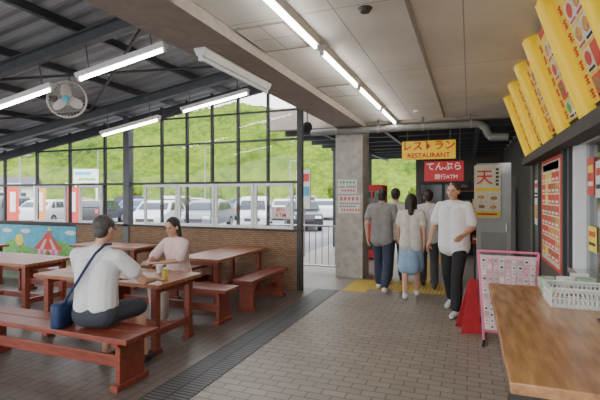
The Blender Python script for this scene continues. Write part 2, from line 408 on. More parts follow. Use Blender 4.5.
for (a,b) in ((-5.9,-5.1),(-5.1,-4.3),(-4.3,-3.5),(-3.5,-2.75),(-7.6,-6.95),(-8.9,-7.95)):
    cx=(a+b)/2; wd=b-a-.02
    e=thing('window_%d'%k,'white aluminium sliding window above the low wall','window',(cx,WY-.06,0),kind='structure'); k+=1
    f=MB()
    for s in (-1,1): f.box((s*(wd/2-.025),0,1.41),(.05,.04,.78),M['alum'],bev=.004)
    for z in (1.045,1.775): f.box((0,0,z),(wd-.1,.04,.05),M['alum'],bev=.004)
    f.obj('window_frame',e)
    MB().box((0,0,1.41),(wd-.1,.005,.68),M['glass']).obj('pane',e)
e=thing('window_sign','small white sign reading 銀行ATM fixed on the sliding window','sign',(-2.98,WY-.09,1.3))
MB().box((0,0,0),(.36,.01,.2),M['paper'],bev=.003).obj('board',e)
text(e,'銀行',.085,(0,-.006,.045),FRONT,M['rtext'],ext=.001); text(e,'ATM',.1,(0,-.006,-.045),FRONT,M['rtext'],ext=.001)
# mural
mu=MB()
mu.box((0,0,-.04),(3.6,.03,.90),M['bluep'])
def poly(pts,m,o): mu.prism([(x,-.016-o,z) for x,z in pts],(0,-.002,0),m)
poly([(-1.8,-.48)]+[(-1.8+i*.2,-.02+.12*math.sin(i*.9)) for i in range(19)]+[(1.8,-.48)],M['greenp'],.001)
cx=1.0
poly([(cx-.36,-.4),(cx+.36,-.4),(cx+.33,-.08),(cx-.33,-.08)],M['pink'],.004)
for q in range(4): poly([(cx-.3+q*.17,-.4),(cx-.24+q*.17,-.4),(cx-.24+q*.17,-.08),(cx-.3+q*.17,-.08)],M['paper'],.006)
poly([(cx-.46,-.1),(cx+.46,-.1),(cx+.2,.1),(cx+.02,.3),(cx-.02,.3),(cx-.2,.1)],M['redp'],.008)
for q in (-1,1): poly([(cx+q*.14,-.1),(cx+q*.26,-.1),(cx+q*.1,.12),(cx+q*.04,.12)],M['ppink'],.011)
poly([(cx,.29),(cx+.14,.34),(cx,.38)],M['yelp'],.008)
poly([(cx-.08,-.4),(cx+.08,-.4),(cx+.08,-.17),(cx,-.12),(cx-.08,-.17)],M['foodbr'],.011)
for i in range(26):
    cx,cz=-1.7+i*.135,-.26-.13*((i*7)%3)/2
    if .55<cx<1.5: continue
    r_=.035+.02*((i*5)%3)
    poly([(cx+r_*math.cos(a*.785),cz+r_*math.sin(a*.785)) for a in range(8)],M[('yelp','redp','pink','paper')[i%4]],.004)
for cx in (-1.3,-.3,.3,1.65):
    poly([(cx+.16*math.cos(a*.524),.28+.05*math.sin(a*.524)) for a in range(12)],M['paper'],.004)
for cx in (-1.0,.1):
    poly([(cx+.13*math.cos(a*.524),.08+.13*math.sin(a*.524)) for a in range(12)],M['yelp'],.006)
    poly([(cx-.02,-.2),(cx+.02,-.2),(cx+.02,0),(cx-.02,0)],M['foodbr'],.005)
mu.obj('mural_panel',loc=(-9.5,WY-.036,.52),label='painted mural of green hills, flowers and a red-pink tent-roofed building',cat='mural')

# ---------------------------------------------------------------- lamps
def lamp(loc,rot,lit=True,L=1.25,lab='lit white fluorescent batten lamp under the roof',grp='fluorescent lamps'):
    e=thing('fluorescent_lamp',lab,'lamp',loc,rot,group=grp)
    MB().prism([(-L/2,-.055,.05),(-L/2,.055,.05),(-L/2,.03,0),(-L/2,-.03,0)],(L,0,0),M['white']).obj('lamp_housing',e)
    for k in (-1,1): MB().box((k*(L/2-.02),0,-.015),(.03,.035,.055),M['white'],bev=.004).obj('socket',e)
    MB().cyl((-L/2+.035,0,-.02),(L/2-.035,0,-.02),.016,M['tube'] if lit else M['tubeoff'],12).obj('tube',e)
    return e
for y0 in (-.5,1.0,3.02,4.52,5.98,7.45):
    lamp((-1.29,y0,2.95),(0,0,R(90)),L=1.36,lab='lit white fluorescent batten lamp on the board ceiling',grp='passage ceiling lamps')
lamp((2.2,4.0,2.95),(0,0,R(90)),lab='fluorescent batten lamp added to brighten the kitchen',grp='added kitchen lamps')  # extra lamp, added to brighten the interior behind the service window
s17=math.atan(.165)
for (xc,yy,zc) in ((-3.57,3.7,3.04),(-3.77,5.9,3.08),(-5.2,3.7,2.77),(-5.29,5.7,2.74),(-3.6,.9,3.04)):
    e=lamp((xc,yy,zc),(0,-s17,0),grp='seating area lamps')
    top=zr(xc)-.16-zc
    for k in (-.45,.45): MB().cyl((k,0,.04),(k,0,top-k*.015+.02),.008,M['steel'],8).obj('hanger',e)
e=lamp((-2.21,3.9,2.825),(0,0,R(90)),lit=False,L=1.36,lab='unlit white fluorescent fixture mounted under the edge beam',grp='seating area lamps')
MB().box((0,0,.062),(1.36,.12,.025),M['white'],bev=.006).obj('bracket',e)

# fan
fn=thing('ceiling_fan','grey caged electric fan hanging from the roof','fan',(-5.3,4.5,2.95),(0,0,R(35)))
MB().cyl((0,.12,.05),(0,.12,.4),.018,M['fang']).obj('hanging_rod',fn)
MB().ell((0,.12,0),(.09,.13,.09),M['fang']).obj('motor',fn,smooth=True)
cg=MB()
for rr,yy,tk in ((.255,-.02,.01),(.255,.03,.008),(.09,-.07,.005)): cg.torus((0,yy,0),rr,tk,M['palet'],rot=(R(90),0,0))
for i in range(32):
    a=i*math.pi/16; c,s=math.cos(a),math.sin(a)
    cg.path([(c*.05,-.075,s*.05),(c*.12,-.07,s*.12),(c*.2,-.05,s*.2),(c*.25,0,s*.25),(c*.16,.06,s*.16)],.0022,M['palet'],6)
cg.obj('cage',fn)
bl=MB()
for i in range(3):
    a=i*2.094+.4
    Rm=Matrix.Rotation(a,4,'Y')@Matrix.Rotation(.35,4,'X')
    t=bmesh.new(); bmesh.ops.create_icosphere(t,subdivisions=3,radius=1); t.transform(Rm@Matrix.Translation((.12,0,0))@Matrix.Diagonal((.105,.008,.075,1))); bl._add(t,M['palet'])
bl.obj('blades',fn,smooth=True)
MB().ell((0,-.07,0),(.05,.02,.05),M['bluep']).obj('hub',fn,smooth=True)

for (x,y) in ((-1.62,3.5),(-1.62,5.6)):
    e=MB(); hx,hy=.22,.3
    for s in (-1,1):
        e.box((s*hx,0,0),(.012,2*hy+.012,.014),M['beam']); e.box((0,s*hy,0),(2*hx-.012,.012,.014),M['beam'])
    e.box((0,0,0.002),(2*hx-.012,2*hy-.012,.006),M['ceil'])
    e.obj('ceiling_hatch',loc=(x,y,2.994),label='rectangular access hatch with dark outline in the ceiling',cat='hatch',group='ceiling hatches')
for (x,y,m) in ((-.73,3.2,'dark'),(-.82,7.4,'white')):
    MB().cone((0,0,0),.035,(0,0,.03),.055,M[m],24).obj('smoke_detector',loc=(x,y,2.97),label='small round detector on the ceiling',cat='detector')
MB().box((0,0,0),(.03,8.0,.015),M['beam']).obj('trim_4',loc=(-.42,4.2,2.995),label='dark joint strip on the ceiling',cat='trim',kind='structure')

# duct
dp=thing('duct_pipe','grey duct pipe running under the ceiling across the passage','pipe',(0,8.02,2.82))
du=MB()
pts=[(-2.9,0,0),(0.1,0,0),(.18,0,-.02),(.25,0,-.08),(.29,0,-.18),(.34,0,-.24),(.6,0,-.25)]
du.path(pts,.062,M['duct'],20)
for x in (-2.4,-1.6,-.8,-.0): du.cyl((x,0,0),(x+.04,0,0),.069,M['beam'],20)
du.obj('pipe_run',dp)
for x in (-1.58,-.78,.02): MB().box((x,0,.12),(.03,.02,.12),M['steel']).obj('hanger',dp)

# hanging signs
def hang(name,lab,x0,x1,z0,z1,y,m):
    cx=(x0+x1)/2; e=thing(name,lab,'sign',(cx,y,(z0+z1)/2))
    MB().box((0,0,0),(x1-x0,.07,z1-z0),m,bev=.01).obj('sign_box',e)
    for s in (-1,1): MB().cyl((s*(x1-x0)*.4,0,(z1-z0)/2),(s*(x1-x0)*.4,0,3.15-(z0+z1)/2),.01,M['steel'],8).obj('hanging_rod',e)
    return e
e=hang('hanging_sign','yellow hanging sign reading レストラン RESTAURANT in red',-1.22,-.24,2.28,2.63,8.55,M['yellow'])
text(e,'レストラン',.19,(0,-.04,.07),FRONT,M['rtext'],sx=1.02,fat=.022)
text(e,'RESTAURANT',.12,(0,-.04,-.105),FRONT,M['rtext'],sx=1.05,fat=.022)
e=hang('hanging_sign','red hanging sign reading てんぷら 銀行ATM in white',-.82,-.1,1.86,2.25,8.75,M['red'])
text(e,'てんぷら',.165,(0.0,-.04,.085),FRONT,M['wtext'],fat=.008,sx=1.0)
text(e,'銀行ATM',.105,(0.04,-.04,-.11),FRONT,M['wtext'],fat=.0)

pt=thing('partition_door','pale grey steel panel door standing open at the passage end','door',(.42,8.95,0))
MB().box((0,0,1.1),(.60,.05,2.2),M['doorg'],bev=.01).obj('door_leaf',pt)
MB().box((.22,-.05,1.0),(.03,.05,.16),M['chrome'],bev=.008).obj('handle',pt)
MB().box((0,-.03,.55),(.44,.012,.7),M['doorp'],bev=.004).obj('lower_panel',pt)
nb=thing('notice_board','tall pale poster with large red 天 and food pictures','poster',(.31,8.905,1.66))
MB().box((0,0,0),(.46,.03,1.0),M['foodwh'],bev=.004).obj('board',nb)
text(nb,'天',.3,(-.05,-.018,.26),FRONT,M['rtext'],fat=.012)
p=MB(); rn=random.Random(5)
for q in range(5): p.box((.17,-.017,.42-q*.07),(.05,.003,.045),M['charcoal'])
p.box((0,-.017,.04),(.42,.004,.07),M['yelp'])
for (x,z,a,b_,c) in ((-.11,-.1,.09,.055,'foodor'),(.11,-.12,.09,.055,'foodbr'),(-.1,-.28,.08,.05,'foodbr'),(.1,-.29,.09,.05,'foodor')):
    p.ell((x,-.017,z),(a,.003,b_),M['paper'],sub=2); p.ell((x,-.02,z),(a*.75,.003,b_*.7),M[c],sub=2)
p.box((0,-.0165,-.42),(.44,.004,.1),M['yelp']); p.box((0,-.02,-.42),(.34,.003,.03),M['rtext'])
p.obj('print',nb)

vm=thing('vending_machine','red drinks vending machine standing in the rear passage','vending machine',(-2.35,10.9,0))
MB().box((0,0,.95),(.75,.7,1.8),M['red'],bev=.03).obj('cabinet',vm)
MB().box((0,-.36,1.3),(.6,.02,.8),M['greyt'],bev=.005).obj('display_window',vm)
c=MB()
for r_ in range(3):
    for i in range(6): c.cyl((-.23+i*.092,-.38,1.02+r_*.26),(-.23+i*.092,-.38,1.15+r_*.26),.03,M[['bluep','red','green','yelp','foodbr'][(i+r_)%5]],10)
c.obj('sample_cans',vm)['kind']='stuff'
MB().box((0,-.36,.35),(.5,.02,.18),M['black'],bev=.004).obj('dispensing_slot',vm)
MB().box((0,0,.025),(.7,.6,.05),M['black']).obj('base',vm)

# ---------------------------------------------------------------- tilted menu signboards
xb,zb_,xt,zt=.76,2.16,.49,2.98
ang=math.atan2(xb-xt,zt-zb_); Ls=math.hypot(xb-xt,zt-zb_)
foods=['foodbr','foodor','foodbr','redp','foodor','greenp']
ys=[2.65,3.5,4.32,5.13,5.94,6.75]
for i in range(5):
    y0,y1=ys[i],ys[i+1]; W=y1-y0
    e=thing('menu_signboard','tall leaning yellow menu board with thick rounded yellow edges','sign',(xb,(y0+y1)/2,zb_),(0,-ang,0),group='tilted menu signboards')
    MB().box((.06,0,Ls/2-.01),(.04,W-.04,Ls-.06),M['dark'],bev=.004).obj('back_panel',e)
    MB().box((.032,.0,Ls/2-.01),(.014,W-.12,Ls-.1),M['ypanel']).obj('face_panel',e)
    p=MB(); wy=W-.2; rnd=random.Random(i+2)
    # vertical writing strip (brush-like marks), then food pictures
    for col_ in (-.42,.40):
        for q in range(7):
            zz=Ls*(.12+q*.115)
            m_=M['blackc'] if col_<0 else M['rtext']
            for (dy,dz,sy_,sz_) in ((0,.02,.07,.012),(0,-.005,.055,.01),(0,0,.012,.065),(rnd.uniform(-.02,.02),-.025,.06,.01)):
                p.box((.023,wy*col_+dy,zz+dz),(.004,sy_,sz_),m_)
    for r_ in range(4):
        for c_ in range(2):
            yy=-wy*.14+c_*wy*.27; zz=Ls*(.14+r_*.19)
            p.box((.023,yy,zz),(.004,wy*.25,Ls*.165),M[rnd.choice(['foodwh','paper','redp','foodwh'])])
            p.ell((.020,yy,zz+.015),(.003,wy*.1,Ls*.055),M[rnd.choice(foods)],sub=2)
            p.box((.02,yy,zz-Ls*.062),(.003,wy*.2,Ls*.018),M[rnd.choice(['blackc','rtext'])])
    p.box((.023,.0,Ls*.9),(.004,wy*.5,Ls*.06),M['redp'])
    p.obj('print',e)
    for sgn in (-1,1):
        fr=MB(); pr=[]; yc=sgn*(W/2-.036); hw=.033
        for q in range(17):
            a=math.pi*q/16; pr.append((.0-.055*math.sin(a),yc+hw*math.cos(a)))
        pr+= [(.07,yc-hw),(.07,yc+hw)]
        fr.prism([(x_,y_,-.04) for x_,y_ in pr],(0,0,Ls+.04),M['bar'])
        fr.obj('edge_frame',e)
slab('trim_5',.70,.85,2.2,7.0,2.02,2.12,M['dark'],label='dark ledge under the tilted menu boards',cat='ledge')
def wposter(y0,y1,z0,z1,base,lab,items):
    e=thing('wall_poster',lab,'poster',(WX-.008,(y0+y1)/2,(z0+z1)/2))
    W,H=y1-y0,z1-z0
    MB().box((0,0,0),(.014,W,H),base,bev=.003).obj('board',e)
    p=MB()
    for (a,b,c,d_,m) in items: p.box((-.009,a*W,b*H),(.004,c*W,d_*H),M[m])
    p.obj('print',e)
rnd=random.Random(9); items=[(0,0,.86,.93,'foodwh'),(0,.42,.8,.07,'yelp')]
p2=[]
for r_ in range(8):
    for c_ in range(5):
        a,b=-.34+c_*.17,.32-r_*.1
        p2.append((a,b,.15,.085,rnd.choice(['redp','foodor','yelp','redp','redp','foodbr'])))
e=thing('wall_poster','tall red-bordered menu poster crowded with small food pictures','poster',(WX-.008,5.5,1.41))
W,H=1.25,1.2
MB().box((0,0,0),(.014,W,H),M['redp'],bev=.003).obj('board',e)
p=MB()
for (a,b,c,d_,m) in items: p.box((-.008,a*W,b*H),(.004,c*W,d_*H),M[m])
for (a,b,c,d_,m) in p2: p.box((-.011,a*W,b*H),(.004,c*W,d_*H),M[m]); p.box((-.014,a*W,(b-.02)*H),(.003,c*W*.7,d_*H*.25),M['paper' if m!='paper' else 'charcoal'])
p.obj('print',e)
wposter(6.42,6.75,1.2,1.8,M['paper'],'small white paper notice with red heading on the wall',[(0,.38,.8,.1,'redp'),(0,.2,.8,.04,'charcoal'),(0,.12,.8,.04,'charcoal'),(0,-.2,.7,.3,'foodor')])

# ---------------------------------------------------------------- counter
ct=thing('serving_counter','varnished light brown wooden serving counter below the service window','counter',(.485,2.77,0))
MB().box((0,0,.88),(.69,1.96,.045),M['counter'],bev=.006).obj('counter_top',ct)
b=MB()
b.box((.06,-.93,.43),(.50,.03,.86),M['counter']); b.box((.06,.9,.43),(.50,.03,.86),M['counter']); b.box((-.2,0,.43),(.02,1.8,.86),M['dark'])
b.obj('cabinet_base',ct)
MB().box((.2,-.35,.906),(.04,.9,.008),M['dark'],bev=.002).obj('inlay_strip',ct)
ZC=.9025
bk=thing('plastic_basket','white slatted plastic basket on the counter','basket',(.64,3.2,ZC+.001))
b=MB(); W,D,H=.36,.28,.12
b.box((0,0,.004),(W-.04,D-.04,.008),M['plastic'])
for z in (.02,.06,.1,.118):
    for s in (-1,1): b.box((s*(W/2-.01),0,z),(.006,D,.008 if z<.11 else .014),M['plastic']); b.box((0,s*(D/2-.01),z),(W,.006,.008 if z<.11 else .014),M['plastic'])
n=14
for i in range(n+1):
    x=-W/2+.01+i*(W-.02)/n
    for s in (-1,1): b.box((x,s*(D/2-.01),.06),(.008,.006,.116),M['plastic'])
for i in range(11):
    y=-D/2+.01+i*(D-.02)/10
    for s in (-1,1): b.box((s*(W/2-.01),y,.06),(.006,.008,.116),M['plastic'])
b.obj('basket_body',bk)
for (x,y,m,sc,lab) in ((.50,3.47,'teal',1.0,'pale green glazed bowl on the counter behind the basket'),(.62,3.5,'plastic',1.0,'small white bowl on the counter behind the basket'),(.745,3.48,'teal',1.05,'pale green glazed bowl beside the service window')):
    e=thing('bowl',lab,'bowl',(x,y,ZC+.0005),group='small bowls on the counter')
    MB().lathe([(.025*sc,0),(.028*sc,.012),(.05*sc,.06*sc),(.055*sc,.12*sc),(.051*sc,.12*sc),(.044*sc,.06*sc),(.02*sc,.02)],(0,0,0),M[m]).obj('bowl_body',e,smooth=True)
tr=thing('paper_menu','small standing card beside the bowls on the counter','card',(.74,3.66,ZC))
MB().prism([(-.06,-.03,0),(-.06,.03,0),(-.06,0,.13)],(.12,0,0),M['paper']).obj('card',tr)

# pink display rack, wider at the top
pk=thing('display_rack','pink framed display rack covered in pink and white patterned goods','rack',(.38,5.12,0),(0,0,R(-4)))
f=MB()
for s in (-1,1):
    f.cyl((s*.235,-.02,.02),(s*.29,0,.99),.014,M['pink'],10); f.cyl((s*.235,-.2,.015),(s*.235,.2,.015),.014,M['blackc'],10)
for z,hw in ((.12,.24),(.99,.29)): f.cyl((-hw,0,z),(hw,0,z),.013,M['pink'],10)
f.obj('frame',pk)
MB().prism([(-.235,-.02,.14),(.235,-.02,.14),(.276,-.02,.95),(-.276,-.02,.95)],(0,.012,0),M['ppink']).obj('print_panel',pk)
p=MB(); rnd=random.Random(3)
for r_ in range(12):
    z=.18+r_*.065; hw=.225+.045*(z-.14)/.8
    for c_ in range(9):
        x=-hw+hw*2*(c_+.5)/9
        dpt=.012+.018*rnd.random()
        p.box((x,-.02-dpt/2,z),(hw*2/9*.82,dpt,.05),M[rnd.choice(['paper','paper','ppink','palet','paper','ppink'])],bev=.003)
        p.box((x,-.021-dpt,z),(hw*2/9*.4,.003,.02),M[rnd.choice(['pink','paper','greyt','charcoal','pink'])])
p.obj('print',pk)
rs=thing('folding_sign','narrow folding floor stand draped with dark red cloth','sign',(-.0,5.5,0),(0,0,R(15)))
MB().prism([(-.13,-.14,.0),(.09,-.14,.0),(.09,-.0,.6),(-.0,-.0,.6)],(0,.015,0),M['cloth']).obj('front_cloth',rs)
MB().prism([(-.13,.14,.0),(.09,.14,.0),(.09,.015,.6),(-.0,.015,.6)],(0,.015,0),M['cloth']).obj('rear_cloth',rs)
ch=thing('standing_pole','thin black pole with round base beside the rack','pole',(.06,5.95,0))
MB().cyl((0,0,0),(0,0,.03),.13,M['blackc'],24).obj('base',ch); MB().cyl((0,0,.03),(0,0,.95),.012,M['blackc'],10).obj('pole',ch)

# ---------------------------------------------------------------- tables and benches
def mk_bench(L,label,loc,rot=0,D=.36,H=.44):
    e=thing('bench',label,'bench',loc,(0,0,rot),group='red-brown wooden benches')
    b=MB()
    for s in (-1,1): b.box((0,s*D/4,H-.022),(L,D/2-.008,.044),M['bench'],bev=.006)
    b.obj('seat',e)
    for s in (-1,1):
        l=MB(); x=s*(L/2-.14)
        l.box((x,0,.22),(.05,D*.72,.36),M['bench'],bev=.006); l.box((x,0,.025),(.08,D*.95,.05),M['bench'],bev=.006); l.box((x,0,H-.064),(.07,D*.9,.04),M['bench'],bev=.006)
        l.obj('leg',e)
    MB().box((0,0,.17),(L-.34,.035,.1),M['bench'],bev=.006).obj('stretcher',e)
    return e
def mk_table(L,label,loc,rot=0,D=.75,H=.71):
    e=thing('table',label,'table',loc,(0,0,rot),group='red-brown wooden tables')
    b=MB(); n=4
    for i in range(n): b.box((0,-D/2+D/n*(i+.5),H-.02),(L,D/n-.004,.04),M['ttop'],bev=.004)
    b.obj('table_top',e)
    for sx_ in (-1,1):
        for sy in (-1,1):
            MB().box((sx_*(L/2-.12),sy*(D/2-.1),.36),(.07,.07,.64),M['bench'],bev=.006).box((sx_*(L/2-.12),sy*(D/2-.1),.02),(.09,.11,.04),M['bench'],bev=.006).obj('leg',e)
        MB().box((sx_*(L/2-.12),0,H-.075),(.05,D-.28,.07),M['bench'],bev=.006).obj('crossbar',e)
        MB().box((sx_*(L/2-.12),0,.2),(.045,D-.28,.07),M['bench'],bev=.006).obj('crossbar',e)
    MB().box((0,0,.2),(L-.3,.04,.08),M['bench'],bev=.006).obj('stretcher',e)
    return e
mk_table(1.75,'red-brown wooden table where the seated pair face each other',(-3.72,3.83,0))
mk_bench(2.05,'red-brown wooden bench under the seated man in white T-shirt',(-3.57,2.9,0),D=.4)
mk_bench(1.9,'red-brown wooden bench under the seated woman',(-3.7,4.72,0))
mk_table(1.5,'orange-brown wooden table set end-on to the bamboo wall',(-3.55,5.87,0),R(90),D=.7)
mk_bench(1.25,'red-brown wooden bench beside the end-on table, next to the drain',(-2.87,5.8,0),R(90),D=.3)
mk_bench(1.25,'red-brown wooden bench on the inner side of the end-on table',(-4.25,5.95,0),R(90),D=.3)
mk_table(1.7,'red-brown wooden table in the row beyond the seated pair',(-6.15,4.25,0))
mk_bench(1.8,'empty red-brown bench on the near side of a table',(-6.15,3.4,0))
mk_bench(1.8,'empty red-brown bench on the far side of a table',(-6.15,5.08,0))
mk_table(1.5,'brown wooden table beside the window wall',(-5.95,6.05,0),D=.65)
mk_table(1.7,'red-brown wooden table near the mural wall',(-8.6,5.0,0))
mk_bench(1.8,'empty red-brown bench by the mural wall',(-8.6,5.85,0))

cn=thing('drink_can','small yellow drink can on the table','can',(-2.98,3.72,.71))
MB().cyl((0,0,.004),(0,0,.115),.03,M['drink'],24).obj('can_body',cn); MB().cone((0,0,.115),.03,(0,0,.122),.025,M['chrome'],24).obj('lid',cn)
cp=thing('paper_cup','white paper cup on the table','cup',(-3.3,4.02,.71))
MB().cone((0,0,0),.028,(0,0,.09),.038,M['paper'],24).obj('cup_body',cp); MB().torus((0,0,.09),.038,.003,M['paper']).obj('rim',cp)

ra=thing('railing','grey tubular metal railing beside the pillar','railing',(-3.3,8.6,0))
f=MB()
for z in (.95,.12): f.cyl((-.85,0,z),(.85,0,z),.02,M['chrome'],12)
for i in range(13): f.cyl((-.85+i*1.7/12,0,0 if i in(0,12) else .12),(-.85+i*1.7/12,0,.95),.016 if i in (0,12) else .01,M['chrome'],8)
f.obj('bars',ra)
sg=thing('standing_signboard','white roadside signboard with red and blue print on a post','sign',(-4.02,10.5,0))
MB().box((0,0,1.75),(.4,.05,1.0),M['paper'],bev=.01).obj('board',sg); MB().box((0,-.03,2.05),(.32,.006,.2),M['redp']).box((0,-.03,1.7),(.32,.006,.25),M['bluep']).obj('print',sg)
MB().cyl((0,0.04,0),(0,0.04,2.2),.03,M['white']).obj('post',sg)
sp=thing('speaker','small black speaker hanging from the roof by the duct','speaker',(-2.72,7.3,2.82))
MB().ell((0,0,0),(.09,.09,.1),M['blackc']).obj('housing',sp,smooth=True); MB().cyl((0,0,.05),(0,.0,.98),.012,M['steel'],8).obj('bracket',sp)

# ---------------------------------------------------------------- outdoors
MB().box((0,0,0),(300,260,.1),M['asph']).obj('ground',loc=(-40,80,-.16),kind='structure',label='grey asphalt car park outside',cat='ground')
hm=bpy.data.materials.new('hill_foliage'); hm.use_nodes=True; nt=hm.node_tree; b=nt.nodes['Principled BSDF']; b.inputs['Roughness'].default_value=.9; b.inputs['Specular IOR Level'].default_value=.1
tc=nt.nodes.new('ShaderNodeTexCoord')
n2=nt.nodes.new('ShaderNodeTexVoronoi'); n2.inputs['Scale'].default_value=.8
n4=nt.nodes.new('ShaderNodeTexNoise'); n4.inputs['Scale'].default_value=2.2; n4.inputs['Detail'].default_value=8; n4.inputs['Roughness'].default_value=.8
n3=nt.nodes.new('ShaderNodeTexNoise'); n3.inputs['Scale'].default_value=.09; n3.inputs['Detail'].default_value=4
def mth(op,a,b_):
    q=nt.nodes.new('ShaderNodeMath'); q.operation=op
    for i_,v_ in enumerate((a,b_)):
        if isinstance(v_,(int,float)): q.inputs[i_].default_value=v_
        else: nt.links.new(v_,q.inputs[i_])
    return q.outputs[0]
for q in (n2,n3,n4): nt.links.new(tc.outputs['Object'],q.inputs['Vector'])
vv=mth('SUBTRACT',.75,mth('MULTIPLY',n2.outputs['Distance'],.45))
s_=mth('ADD',mth('MULTIPLY',vv,.3),mth('ADD',mth('MULTIPLY',n4.outputs['Fac'],.4),mth('MULTIPLY',n3.outputs['Fac'],.35)))
cr=nt.nodes.new('ShaderNodeValToRGB'); cr.color_ramp.elements[0].position=.40; cr.color_ramp.elements[1].position=.64
cr.color_ramp.elements[0].color=(.012,.04,.006,1); cr.color_ramp.elements[1].color=(.17,.245,.02,1)
nt.links.new(s_,cr.inputs[0]); nt.links.new(cr.outputs[0],b.inputs['Base Color'])
t=bmesh.new(); rows=[]
NX,NY=520,70
for j in range(NY+1):
    row=[]
    for i in range(NX+1):
        th=R(-12)+R(95)*i/NX
        d_=72+j*1.2
        x=-math.sin(th)*d_; y=math.cos(th)*d_
        tdeg=math.degrees(th)
        H=20.0+4.2*math.sin((tdeg-10)*.09)-max(0,(tdeg-40))*.25
        H+=3*noise.noise(V((tdeg*.12,0,3)))
        prof=math.sin(min(1,j/ (NY*.8))*math.pi/2)
        z=-.2+H*prof*1.15+1.0*noise.noise(V((x*.2,y*.2,j*.1)))+.9*abs(noise.noise(V((x*.5,y*.5,0))))+.5*noise.noise(V((x*1.1,y*1.1,4)))
        if j==0: z=-.3
        row.append(t.verts.new((x,y,z)))
    rows.append(row)
for j in range(NY):
    for i in range(NX): t.faces.new((rows[j][i],rows[j][i+1],rows[j+1][i+1],rows[j+1][i]))
bmesh.ops.recalc_face_normals(t,faces=t.faces[:])
h=MB(); h._add(t,hm); h.obj('hillside',kind='stuff',label='bright green wooded hillside beyond the car park',cat='hill')
for ii in range(13):
    td=1+ii*5.2
    if 46<td<64: continue
    th=R(td); dd=random.uniform(56,62); s=random.uniform(.55,.8)
    tr_=thing('tree','rounded green tree at the edge of the car park','tree',(-math.sin(th)*dd,math.cos(th)*dd,-.11),(0,0,ii),group='car park trees')
    MB().cone((0,0,0),.18*s,(0,0,2*s),.1*s,M['foodbr']).obj('trunk',tr_)
    cb=MB()
    for q in range(14): cb.ell((random.uniform(-1.2,1.2)*s,random.uniform(-1,1)*s,(2.3+random.uniform(-.7,1.3))*s),(random.uniform(.4,.8)*s,)*3,hm)
    for v in cb.bm.verts: v.co+=v.co.normalized()*.35*noise.noise(v.co*3.5)
    cb.obj('crown',tr_)
def car(loc,rot,paint,van,label):
    e=thing('car',label,'car',loc,(0,0,rot),group='parked cars')
    if van: pr=[(-1.7,.3),(-1.72,.75),(-1.6,.95),(-1.2,1.5),(-1.0,1.62),(1.4,1.65),(1.62,1.5),(1.68,.9),(1.68,.3)]; w_=.74; gl=(1.0,1.5); xs=[(-1.3,-.95,-.3,-.3),(-.2,-.2,.7,.7),(.8,.8,1.45,1.38)]
    else: pr=[(-2.1,.3),(-2.15,.6),(-1.95,.82),(-1.15,.95),(-.55,1.38),(-.3,1.43),(.9,1.44),(1.3,1.36),(1.95,.98),(2.08,.85),(2.1,.3)]; w_=.84; gl=(.97,1.33); xs=[(-.95,-.45,.1,.1),(.18,.18,1.0,.95),(1.08,1.05,1.5,1.2)]
    t=bmesh.new(); A=[];B=[]
    def wy(z): return w_*(1-.16*max(0,(z-.85)/.7))
    for x,z in pr: A.append(t.verts.new((x,-wy(z),z))); B.append(t.verts.new((x,wy(z),z)))
    n=len(pr); t.faces.new(A); t.faces.new(B[::-1])
    for i in range(n): t.faces.new((A[(i+1)%n],A[i],B[i],B[(i+1)%n]))
    bmesh.ops.recalc_face_normals(t,faces=t.faces[:])
    bmesh.ops.bevel(t,geom=t.edges[:],offset=.05,segments=3,profile=.6,affect='EDGES')
    b=MB(); b._add(t,paint); b.obj('body',e,smooth=True)
    for s in (-1,1):
        for (a,b2,c,d2) in xs:
            z0,z1=gl
            pts=[(a,s*(wy(z0)+.004),z0),(b2,s*(wy(z1)+.004),z1),(d2,s*(wy(z1)+.004),z1),(c,s*(wy(z0)+.004),z0)]
            MB().prism(pts,(0,s*.006,0),M['carglass']).obj('side_window',e)
    i0=2 if van else 3
    for (p,q,off,nm) in ((pr[i0],pr[i0+1],-.012,'windscreen'),((pr[-2] if van else pr[-3]),(pr[-3] if van else pr[-4]),.012,'rear_window')):
        z0=p[1]+.06;z1=q[1]-.06; f0=.12
        xa=p[0]+(q[0]-p[0])*f0;xb_=q[0]-(q[0]-p[0])*f0
        MB().prism([(xa+off,-wy(z0)*.88,z0),(xb_+off,-wy(z1)*.86,z1),(xb_+off,wy(z1)*.86,z1),(xa+off,wy(z0)*.88,z0)],(off,0,.005),M['carglass']).obj(nm,e)
    X=1.1 if van else 1.3
    for sx_ in (-1,1):
        for s in (-1,1):
            MB().cyl((sx_*X,s*(w_-.17),.3),(sx_*X,s*(w_+.01),.3),.3,M['tyre'],24).cyl((sx_*X,s*(w_-.1),.3),(sx_*X,s*(w_+.02),.3),.18,M['csilver'],16).obj('wheel',e)
    xf=pr[1][0]-.01; xr=pr[-1][0]+.005
    for s in (-1,1): MB().box((xf+.05,s*w_*.72,.68),(.1,.28,.12),M['paper'],bev=.02).obj('headlight',e); MB().box((xr-.02,s*w_*.78,.8),(.06,.16,.2),M['redp'],bev=.02).obj('tail_light',e)
    MB().box((xf+.02,0,.55),(.06,w_*1.0,.14),M['black'],bev=.02).obj('grille',e)
    return e
base={}
gz=-.11
def P(px,d):
    s=(px-300)/F*d; return (s*math.cos(YAW)-d*math.sin(YAW), s*math.sin(YAW)+d*math.cos(YAW))
names={'cwhite':'white','csilver':'silver','cblack':'black','cblue':'blue','cred':'red'}
carlist=[]
rnd=random.Random(11)
for i,px in enumerate((160,208,256,302)): carlist.append((px,22,['cwhite','csilver','cwhite','cblack'][i],[0,0,1,0][i],(111,105,111,115)[i]))
for i,px in enumerate((8,52,100)): carlist.append((px,26,['csilver','cwhite','cblack'][i],[1,0,0][i],-69+rnd.uniform(-4,4)))
